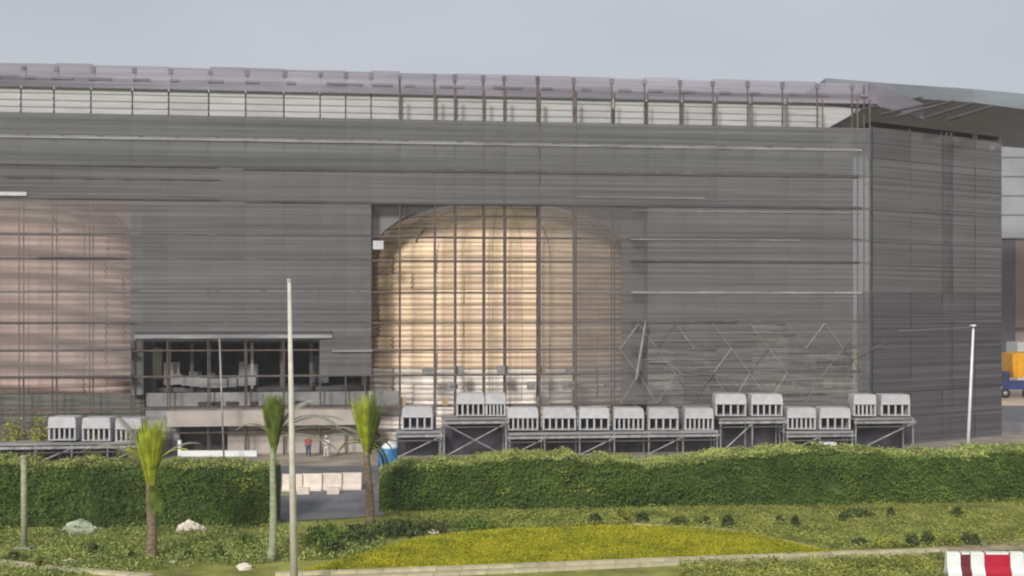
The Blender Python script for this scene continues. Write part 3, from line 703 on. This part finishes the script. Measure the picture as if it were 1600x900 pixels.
# ------------------------------------------------------------------ hedges
def vnoise(x, y, s, seed):
    r = np.random.RandomState(seed); g_ = r.rand(64, 64)
    X = (x/s) % 63; Y = (y/s) % 63; i = X.astype(int); j = Y.astype(int); fx = X-i; fy = Y-j
    fx = fx*fx*(3-2*fx); fy = fy*fy*(3-2*fy)
    return (g_[i, j]*(1-fx)+g_[i+1, j]*fx)*(1-fy)+(g_[i, j+1]*(1-fx)+g_[i+1, j+1]*fx)*fy
def hedge(a, b, h0, h1, thick, label, seed, dens=230, hl=None):
    a = Vector(a); b = Vector(b); d = b-a; L = d.length; d.normalize(); nrm = Vector((d.y, -d.x, 0))
    t = thing('hedge', a, label, 'hedge')
    nu, nv = int(L/1.0), 8; V = []; ring = []
    def surf(u, s):      # s: 0..1 up the front, 1..2 over the top, 2..3 down the back (arrays)
        hh = h0+(h1-h0)*u/L+.55*(vnoise(u, u*0, 2.7, seed)-.5)+.35*(vnoise(u, u*0, .9, seed+1)-.5)
        hh = hh*np.minimum(1, .72+u/3.5)
        z = np.where(s < 1, s*hh, np.where(s < 2, hh-.10*np.sin((s-1)*math.pi)*0, (3-s)*hh))
        o = np.where(s < 1, .25*(1-s)*0, np.where(s < 2, (s-1)*thick, thick))
        bulge = .75*(vnoise(u, z*1.2, 1.6, seed+2)-.5)+.35*(vnoise(u, z, .6, seed+3)-.5)
        o = o-np.where(s < 1, bulge, 0)+np.where(s > 2, bulge, 0)
        z = z+np.where((s >= 1) & (s <= 2), bulge*.5, 0)
        return o, z
    us = np.linspace(0, L, nu+1); ss = np.linspace(0, 3, 13); core = MB(); V = []
    for u in us:
        o, z = surf(np.full(13, u), ss)
        cx = (o-thick/2)*.88+thick/2
        for q in range(13): p = a+d*float(u)-nrm*float(cx[q]); V.append((p.x, p.y, float(z[q])*.93))
    core.add(V, [(i*13+j, (i+1)*13+j, (i+1)*13+j+1, i*13+j+1) for i in range(nu) for j in range(12)])
    core.add([V[j] for j in range(13)], [tuple(range(13))]); core.add([V[nu*13+j] for j in range(13)], [tuple(range(12, -1, -1))])
    part('inner_twigs', core, 'hedgecore', t, True)
    n_ = int(L*(h0+thick*.8)*dens); u = RS.rand(n_)*L; s = RS.rand(n_)**.9*2.0
    o, z = surf(u, s); keep = RS.rand(n_) < (.35+1.1*vnoise(u, z*1.6+o, .75, seed+5))
    u, s, o, z = u[keep], s[keep], o[keep], z[keep]; jit = RS.normal(size=len(u))*.09
    o = o+jit; z = np.maximum(.05, z+RS.normal(size=len(u))*.07)
    px_ = np.stack([a.x+d.x*u-nrm.x*o, a.y+d.y*u-nrm.y*o, z], 1)
    nn = np.where((s < 1)[:, None], np.array([[nrm.x, nrm.y, .2]]), np.array([[0, 0, 1.]]))
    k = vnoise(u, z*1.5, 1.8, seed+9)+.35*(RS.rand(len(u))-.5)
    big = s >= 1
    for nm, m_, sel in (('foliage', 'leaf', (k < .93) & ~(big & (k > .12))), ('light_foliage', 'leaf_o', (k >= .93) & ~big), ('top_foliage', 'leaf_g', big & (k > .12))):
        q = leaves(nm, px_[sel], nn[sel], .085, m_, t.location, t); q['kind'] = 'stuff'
    # end cap leaves
    return t
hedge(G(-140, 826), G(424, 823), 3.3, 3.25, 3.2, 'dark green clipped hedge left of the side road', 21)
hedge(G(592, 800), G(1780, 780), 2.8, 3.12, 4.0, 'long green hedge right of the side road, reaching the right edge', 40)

# ------------------------------------------------------------------ loose shrubs and ground cover
def shrub(px, py, wpx, hpx, m_, label, group=None, nm='shrub', n_=260):
    b = G(px, py); k = b.y/F; rx, h = wpx/2*k, hpx*k
    t = thing(nm, b, label, 'shrub', group)
    th = RS.rand(n_)*2*math.pi; ph = np.arccos(RS.rand(n_)); rr = RS.rand(n_)**.4
    rr = rr*(.75+.5*vnoise(th*4, ph*4, 1, int(px) % 97))
    x = rx*rr*np.sin(ph)*np.cos(th); y = min(rx, 1.2)*rr*np.sin(ph)*np.sin(th); z = h*rr*np.cos(ph)+.04
    p = np.stack([b.x+x, b.y+y, z], 1); nn = np.stack([x, y, z], 1); nn /= np.linalg.norm(nn, axis=1)[:, None]+1e-6
    s = MB()
    for q in range(6):
        aa = random.uniform(0, 6.28); s.tube([b, b+Vector((math.cos(aa)*rx*.5, math.sin(aa)*.3, h*.75))], .02, 3, .006)
    part('stem', s, 'bark', t)
    q = leaves('foliage', p, nn, min(.14, .05+h*.1), m_, t.location, t); q['kind'] = 'stuff'
SH = [(22,876,22,14,'leaf_d','dark round shrub in the bottom left corner by the short kerb'),(62,888,14,17,'leaf_o','small brownish upright bush behind the short kerb'),
 (146,864,15,14,'leaf_d','small dark bush between the short post and the lime palm'),(205,871,10,9,'leaf_d','tiny dark bush just left of the lime palm trunk'),
 (294,870,16,8,'leaf_d','low dark bush right of the lime palm trunk'),(342,870,15,20,'leaf_d','pointed dark bush between the lime palm and the olive palm'),
 (385,850,30,14,'leaf','bushy weed at the foot of the left hedge near the olive palm'),
 (505,850,70,34,'leaf','large leafy shrub at the end of the side road'),(560,846,70,26,'leaf_d','dark shrub below the yellow green palm'),
 (520,862,50,18,'leaf_d','low dark shrub at the left tip of the lawn'),
 (618,836,80,24,'leaf_d','dark sprawling shrub right of the yellow green palm'),(675,830,60,16,'leaf_d','dark low shrub behind the two white stones'),(740,826,70,16,'leaf','green low shrub behind the left part of the lawn'),
 (930,818,24,14,'leaf_d','small dark bush at the middle of the back edge of the lawn'),(970,815,30,20,'leaf_o','olive bush behind the middle of the lawn'),
 (1003,814,22,12,'leaf_d','brownish dark bush where the curving kerb begins'),(1062,820,36,12,'leaf_d','long low dark bush behind the start of the curving kerb'),
 (1102,822,18,16,'leaf_d','upright dark bush behind the curving kerb'),(1137,824,18,20,'leaf_d','tall narrow dark bush behind the curving kerb'),
 (1218,816,12,10,'leaf_d','tiny bush on the weedy slope below the long hedge'),(1243,822,14,14,'leaf_d','small upright bush on the weedy slope'),
 (1318,812,16,12,'leaf_d','small dark bush right of centre on the weedy slope'),(1340,806,50,10,'leaf_d','wide low dark bush on the weedy slope'),(1392,806,12,12,'leaf_d','small dark bush left of the lone round one'),
 (1497,806,20,12,'leaf_d','lone round dark bush on the bright slope near the right edge'),
 (1345,852,30,10,'leaf_d','low dark clump at the left end of the bush row near the barriers'),(1385,852,40,10,'leaf_o','low olive clump in the bush row near the barriers'),
 (1425,852,24,18,'leaf_d','tall dark bush in the bush row near the barriers'),(1450,850,22,18,'leaf_d','dark bush near the middle of the row by the barriers'),
 (1485,850,40,14,'leaf_o','olive bush in the row by the barriers'),(1515,849,36,16,'leaf_d','dark bush at the right end of the row by the barriers')]
for x, y, w_, h_, m_, lb in SH: shrub(x, y, w_, h_, m_, lb, n_=int(120+w_*6))
for x, y, w_, h_, lb in ((20,704,38,50,'bright green shrub behind the leftmost platform at the left edge'),(62,700,30,48,'olive green shrub behind the leftmost cabins'),(145,690,26,38,'green shrub between the leftmost cabins'),(205,690,40,40,'green shrub behind the cabin next to the lime palm')):
    shrub(x, 721, w_*1.3, h_+24, 'leaf_o', lb, n_=900)
# ground cover
def cover(name, polys, n_, m_, size, hgt=.12):
    pts = []
    for (x0, x1, ya, yb_, yc, yd) in polys:      # px range; far/near py at x0 and at x1
        k = int(n_*(x1-x0)/1700)
        xx = RS.rand(k); xs_ = x0+(x1-x0)*xx; t = RS.rand(k)
        yy = (ya+(yc-ya)*xx)*(1-t)+(yb_+(yd-yb_)*xx)*t
        d = EYE*F/(yy-480); X = (xs_-800)/F*d
        kp = vnoise(X+60, d, 1.7, 77)+.3*RS.rand(k) > .40
        pts.append(np.stack([X, d, np.abs(RS.normal(size=k))*hgt], 1)[kp])
    p = np.concatenate(pts); return leaves(name, p, np.tile([[0, 0, .6]], (len(p), 1)), size, m_, (0, 0, 0), kind='stuff', up=.5)
regL = [(-60,600,826,910,822,868)]; regR = [(1060,1480,880,915,868,905),(600,1000,802,826,796,822),(1000,1300,795,822,790,866),(1300,1700,788,860,780,850)]
cover('weeds', regL, 46000, 'leaf_g', .075)
cover('weeds', regL, 30000, 'leaf', .07)
cover('weeds', regR, 38000, 'leaf_o', .07)
cover('weeds', regR, 32000, 'leaf_g', .07)
cover('weeds', regR[1:], 12000, 'leaf', .06)
LV = np.array([tuple(p) for p in Vv]).reshape(n, R+1, 3); k_ = 70000
wi = np.repeat(np.arange(n-1), np.maximum(1, (k_*np.linalg.norm(LV[:-1, 0]-LV[:-1, -1], axis=1)*np.abs(LV[1:, 0, 0]-LV[:-1, 0, 0])/100).astype(int)))
fa = RS.rand(len(wi))[:, None]; tt = RS.rand(len(wi))*R*.999; q0 = tt.astype(int); fb_ = (tt-q0)[:, None]
lp = (LV[wi, q0]*(1-fb_)+LV[wi, q0+1]*fb_)*(1-fa)+(LV[wi+1, q0]*(1-fb_)+LV[wi+1, q0+1]*fb_)*fa
lp[:, 2] += np.abs(RS.normal(size=len(wi)))*.04
lp = lp[vnoise(lp[:, 0]+60, lp[:, 1], .8, 5)+.5*RS.rand(len(lp)) > .45]
leaves('lawn_grass', lp, np.tile([[0, 0, .6]], (len(lp), 1)), .055, 'lawn_blade', (0, 0, 0), kind='stuff', up=.4)

# ------------------------------------------------------------------ rubble and stones
def rock(mb, c, r, seed, flat=.7):
    rr = random.Random(seed); V = []; S = 7
    V.append((c[0], c[1], c[2]+r*flat))
    for k, (zz, q) in enumerate(((.65, .6), (.2, 1.0), (-.3, .9))):
        for s in range(S):
            a = 2*math.pi*(s+.5*k)/S; f = q*rr.uniform(.75, 1.2); V.append((c[0]+r*f*math.cos(a), c[1]+r*f*math.sin(a), c[2]+r*flat*zz*rr.uniform(.8, 1.2)))
    Q = [(0, 1+s, 1+(s+1)%S) for s in range(S)]
    for k in range(2): Q += [(1+k*S+s, 1+(k+1)*S+s, 1+(k+1)*S+(s+1)%S, 1+k*S+(s+1)%S) for s in range(S)]
    mb.add(V, Q)
def pile(px, py, wpx, hpx, label, m_='rubble', n_=60):
    b = G(px, py); k = b.y/F; t = thing('rubble_pile', b, label, 'rubble')
    rw, h = wpx/2*k, hpx*k; core = MB(); rock(core, (b.x, b.y, 0), rw*.85, int(px), h/rw*1.1); part('mound', core, m_, t)
    for i in range(n_):
        a = random.uniform(0, 6.28); q = random.random()**.6; mb = MB()
        rock(mb, (b.x+rw*q*math.cos(a), b.y+rw*.6*q*math.sin(a), h*(1-q)*.9), random.uniform(.07, .2), i); part('stone', mb, m_, t)
pile(124, 829, 62, 19, 'pale grey green rubble pile at the foot of the left hedge')
pile(296, 828, 50, 15, 'cream rubble pile right of the lime palm', 'cream')
for i, (x, y, w_, lb) in enumerate(((645,835,12,'smaller white stone, left one of the two by the dark shrubs'),(677,833,18,'larger white stone, right one of the two by the dark shrubs'),
   (108,878,18,'pale flat stone near the bottom left bushes'),(382,888,30,'pale stone left of the tall lamp post foot'),(270,880,14,'pale stone by the lime palm foot'))):
    b = G(x, y); mb = MB(); rock(mb, (b.x, b.y, .05), w_/2*b.y/F, i+5, .5); single('stone', mb, 'cream', lb, 'stone', b)

# ------------------------------------------------------------------ tank, boxes, barriers
b = G(606, 727); tk = thing('water_tank', b, 'round blue water tank with a white lid beside the yellow green palm', 'tank')
part('body', MB().tube([b+Vector((0,0,z)) for z in (0,.3,.35,.7,.75,1.2,1.3)], [.74,.76,.72,.76,.72,.75,.68], 20), 'blue', tk, True)
part('lid', MB().tube([b+Vector((.12,0,z)) for z in (1.3,1.45,1.62,1.74)], [.62,.58,.42,.12], 20), 'wplastic', tk, True)
part('filler_cap', MB().tube([b+Vector((.12,0,1.7)), b+Vector((.12,0,1.82))], .14, 10), 'wplastic', tk)
q = P(1293,697,88); bx = thing('cream_box', Vector((q.x,88,0)), 'small cream box lying at the back of the long hedge', 'box')
part('body', MB().box((q.x, 88, q.z/2+.06), (1.15, .8, q.z+.12-.02), 0, .05), 'cream', bx)
part('lid', MB().box((q.x, 88, q.z+.19), (1.22, .86, .16), 0, .05), 'wplastic', bx)
# cream concrete barriers across the side road
def barrier_mesh(L, h=1.05, m_='cream'):
    prof = [(-.32,0),(.32,0),(.32,.14),(.16,.4),(.12,h),(-.12,h),(-.16,.4),(-.32,.14)]; n_ = len(prof)
    V = [(x, y, z) for x in (-L/2, L/2) for y, z in prof]
    mb = MB(); mb.add(V, [tuple(range(n_)), tuple(range(2*n_-1, n_-1, -1))]+[(i, (i+1)%n_, n_+(i+1)%n_, n_+i) for i in range(n_)][::1]); return mb.mesh('traffic_barrier', M[m_])
def put(name, me, loc, ang, label, cat, group=None):
    o = link(name, me, None, loc, label, cat, group); o.rotation_euler = (0, 0, ang); return o
cb = barrier_mesh(1.28, 1.1, 'cream'); lbs = ['leftmost cream block of the barrier across the side road, behind the tall lamp post','second cream block from the left in the side road barrier','third cream block from the left in the side road barrier','rightmost cream block of the side road barrier beside the palm trunk']
for i in range(4):
    p = G(457+i*31, 767-i*.8); put('concrete_barrier', cb, p, .03*random.uniform(-1,1), lbs[i], 'barrier', 'cream barrier blocks across the side road')
for i, (x, lb) in enumerate(((474,'small pale block in front of the cream barrier, left one'),(521,'small pale block in front of the cream barrier, right one'))):
    p = G(x, 772); single('concrete_block', MB().box((p.x, p.y, .22), (.8, .35, .44), 0, .04), 'cream', lb, 'block', p)
# white trough / low wall by the dark recess
a = G(281, 713); b = G(402, 713); ang = FANG; lw = thing('low_white_wall', a, 'low white wall with a short upright end beside the dark recess', 'wall')
part('wall', MB().box(((a.x+b.x)/2, (a.y+b.y)/2, .24), ((b-a).length, .3, .46), 0, .03), 'wplastic', lw)
part('end_post', MB().box((a.x, a.y, .65), (.26, .34, 1.3), 0, .03), 'wplastic', lw)
# red and white barriers, bottom right
seq = [(1478,1499,'wplastic','end white barrier section, left end of the red and white row'),(1500,1514,'maroon','narrow dull red barrier section in the red and white row'),(1515,1536,'wplastic','second white barrier section from the left, between the dull red and bright red ones'),
 (1537,1576,'red','wide bright red barrier section in the bottom right corner'),(1577,1598,'wplastic','white barrier section right of the wide bright red one'),(1599,1640,'red','red barrier section cut by the right edge of the photo')]
for x0, x1, m_, lb in seq:
    d0 = 52.6; X = ((x0+x1)/2-800)/F*d0; L = (x1-x0)/F*d0
    mb = MB()
    o = put('plastic_barrier', barrier_mesh(L, 1.0, m_), Vector((X, d0, 0)), 0, lb, 'barrier', 'red and white barrier row')
    link('top_lip', MB().box((0, 0, .985), (L*.9, .3, .09), 0, .02).mesh('top_lip', M['wplastic']), o)
# traffic cones / red bits and worker near the side road
# ------------------------------------------------------------------ worker figure behind the cream barriers
def person(px, py, label, m_top, m_leg):
    b = G(px, py); t = thing('person', b, label, 'person')
    V = [(0,0,.95),(0,0,1.15),(0,0,1.4),(0,0,1.5),(0,-.01,1.6),(0,-.01,1.72),
         (.1,0,.9),(.12,-.05,.5),(.13,.02,.06),(.13,-.12,.03),(-.1,0,.9),(-.13,.05,.5),(-.15,.08,.06),(-.15,-.06,.03),
         (.2,0,1.4),(.27,-.03,1.12),(.25,-.14,.9),(.25,-.17,.83),(-.2,0,1.4),(-.28,.02,1.12),(-.27,-.06,.88),(-.27,-.08,.8)]
    Ed = [(0,1),(1,2),(2,3),(3,4),(4,5),(0,6),(6,7),(7,8),(8,9),(0,10),(10,11),(11,12),(12,13),(2,14),(14,15),(15,16),(16,17),(2,18),(18,19),(19,20),(20,21)]
    R_ = [.15,.14,.16,.06,.09,.085,.1,.065,.045,.04,.1,.065,.045,.04,.07,.05,.035,.035,.07,.05,.035,.035]
    me = bpy.data.meshes.new('body'); me.from_pydata(V, Ed, []); me.materials.append(M['skin'])
    o = link('body', me, t); mo = o.modifiers.new('skin', 'SKIN')
    for i, r1 in enumerate(R_): me.skin_vertices[0].data[i].radius = (r1, r1)
    me.skin_vertices[0].data[0].use_root = True
    o.modifiers.new('sub', 'SUBSURF').levels = 1
    for nm, vv, ee, rr, mm in (('shirt', [(0,0,.98),(0,0,1.2),(0,0,1.42),(.2,0,1.41),(.27,-.03,1.12),(-.2,0,1.41),(-.28,.02,1.12)], [(0,1),(1,2),(2,3),(3,4),(2,5),(5,6)], [.17,.165,.18,.09,.07,.09,.07], m_top),
                               ('trousers', [(0,0,.93),(.1,0,.88),(.12,-.05,.5),(.13,.02,.12),(-.1,0,.88),(-.13,.05,.5),(-.15,.08,.12)], [(0,1),(1,2),(2,3),(0,4),(4,5),(5,6)], [.16,.115,.09,.075,.115,.09,.075], m_leg)):
        me = bpy.data.meshes.new(nm); me.from_pydata(vv, ee, []); me.materials.append(M[mm]); q = link(nm, me, t); q.modifiers.new('skin', 'SKIN')
        for i, r1 in enumerate(rr): me.skin_vertices[0].data[i].radius = (r1, r1)
        me.skin_vertices[0].data[0].use_root = True; q.modifiers.new('sub', 'SUBSURF').levels = 1
    hd = MB().tube([b+Vector((0,0,1.66)), b+Vector((0,0,1.74)), b+Vector((0,0,1.8))], [.11,.11,.05], 10); part('helmet', hd, 'wplastic', t, True)
person(482, 714, 'person in red top standing behind the cream barrier', 'cloth_r', 'navy')
person(510, 716, 'person in pale clothes standing right of the red topped person', 'cloth', 'cloth')

# ------------------------------------------------------------------ air
hz = MB(); hz.add([(x, y, z) for z in (-1.03, 42) for x, y in ((-1510,-310),(1510,-310),(1510,2510),(-1510,2510))], [(3,2,1,0),(4,5,6,7),(0,1,5,4),(1,2,6,5),(2,3,7,6),(3,0,4,7)])
hm = bpy.data.materials.new('pale_air'); hm.use_nodes = True; t = hm.node_tree; t.nodes.clear()
o_ = t.nodes.new('ShaderNodeOutputMaterial'); pv = t.nodes.new('ShaderNodeVolumePrincipled'); pv.inputs['Color'].default_value = (.95,.95,.97,1); pv.inputs['Density'].default_value = .00045
t.links.new(pv.outputs[0], o_.inputs['Volume'])
M['air'] = hm; h_ = link('haze', hz.mesh('haze', hm), kind='stuff')
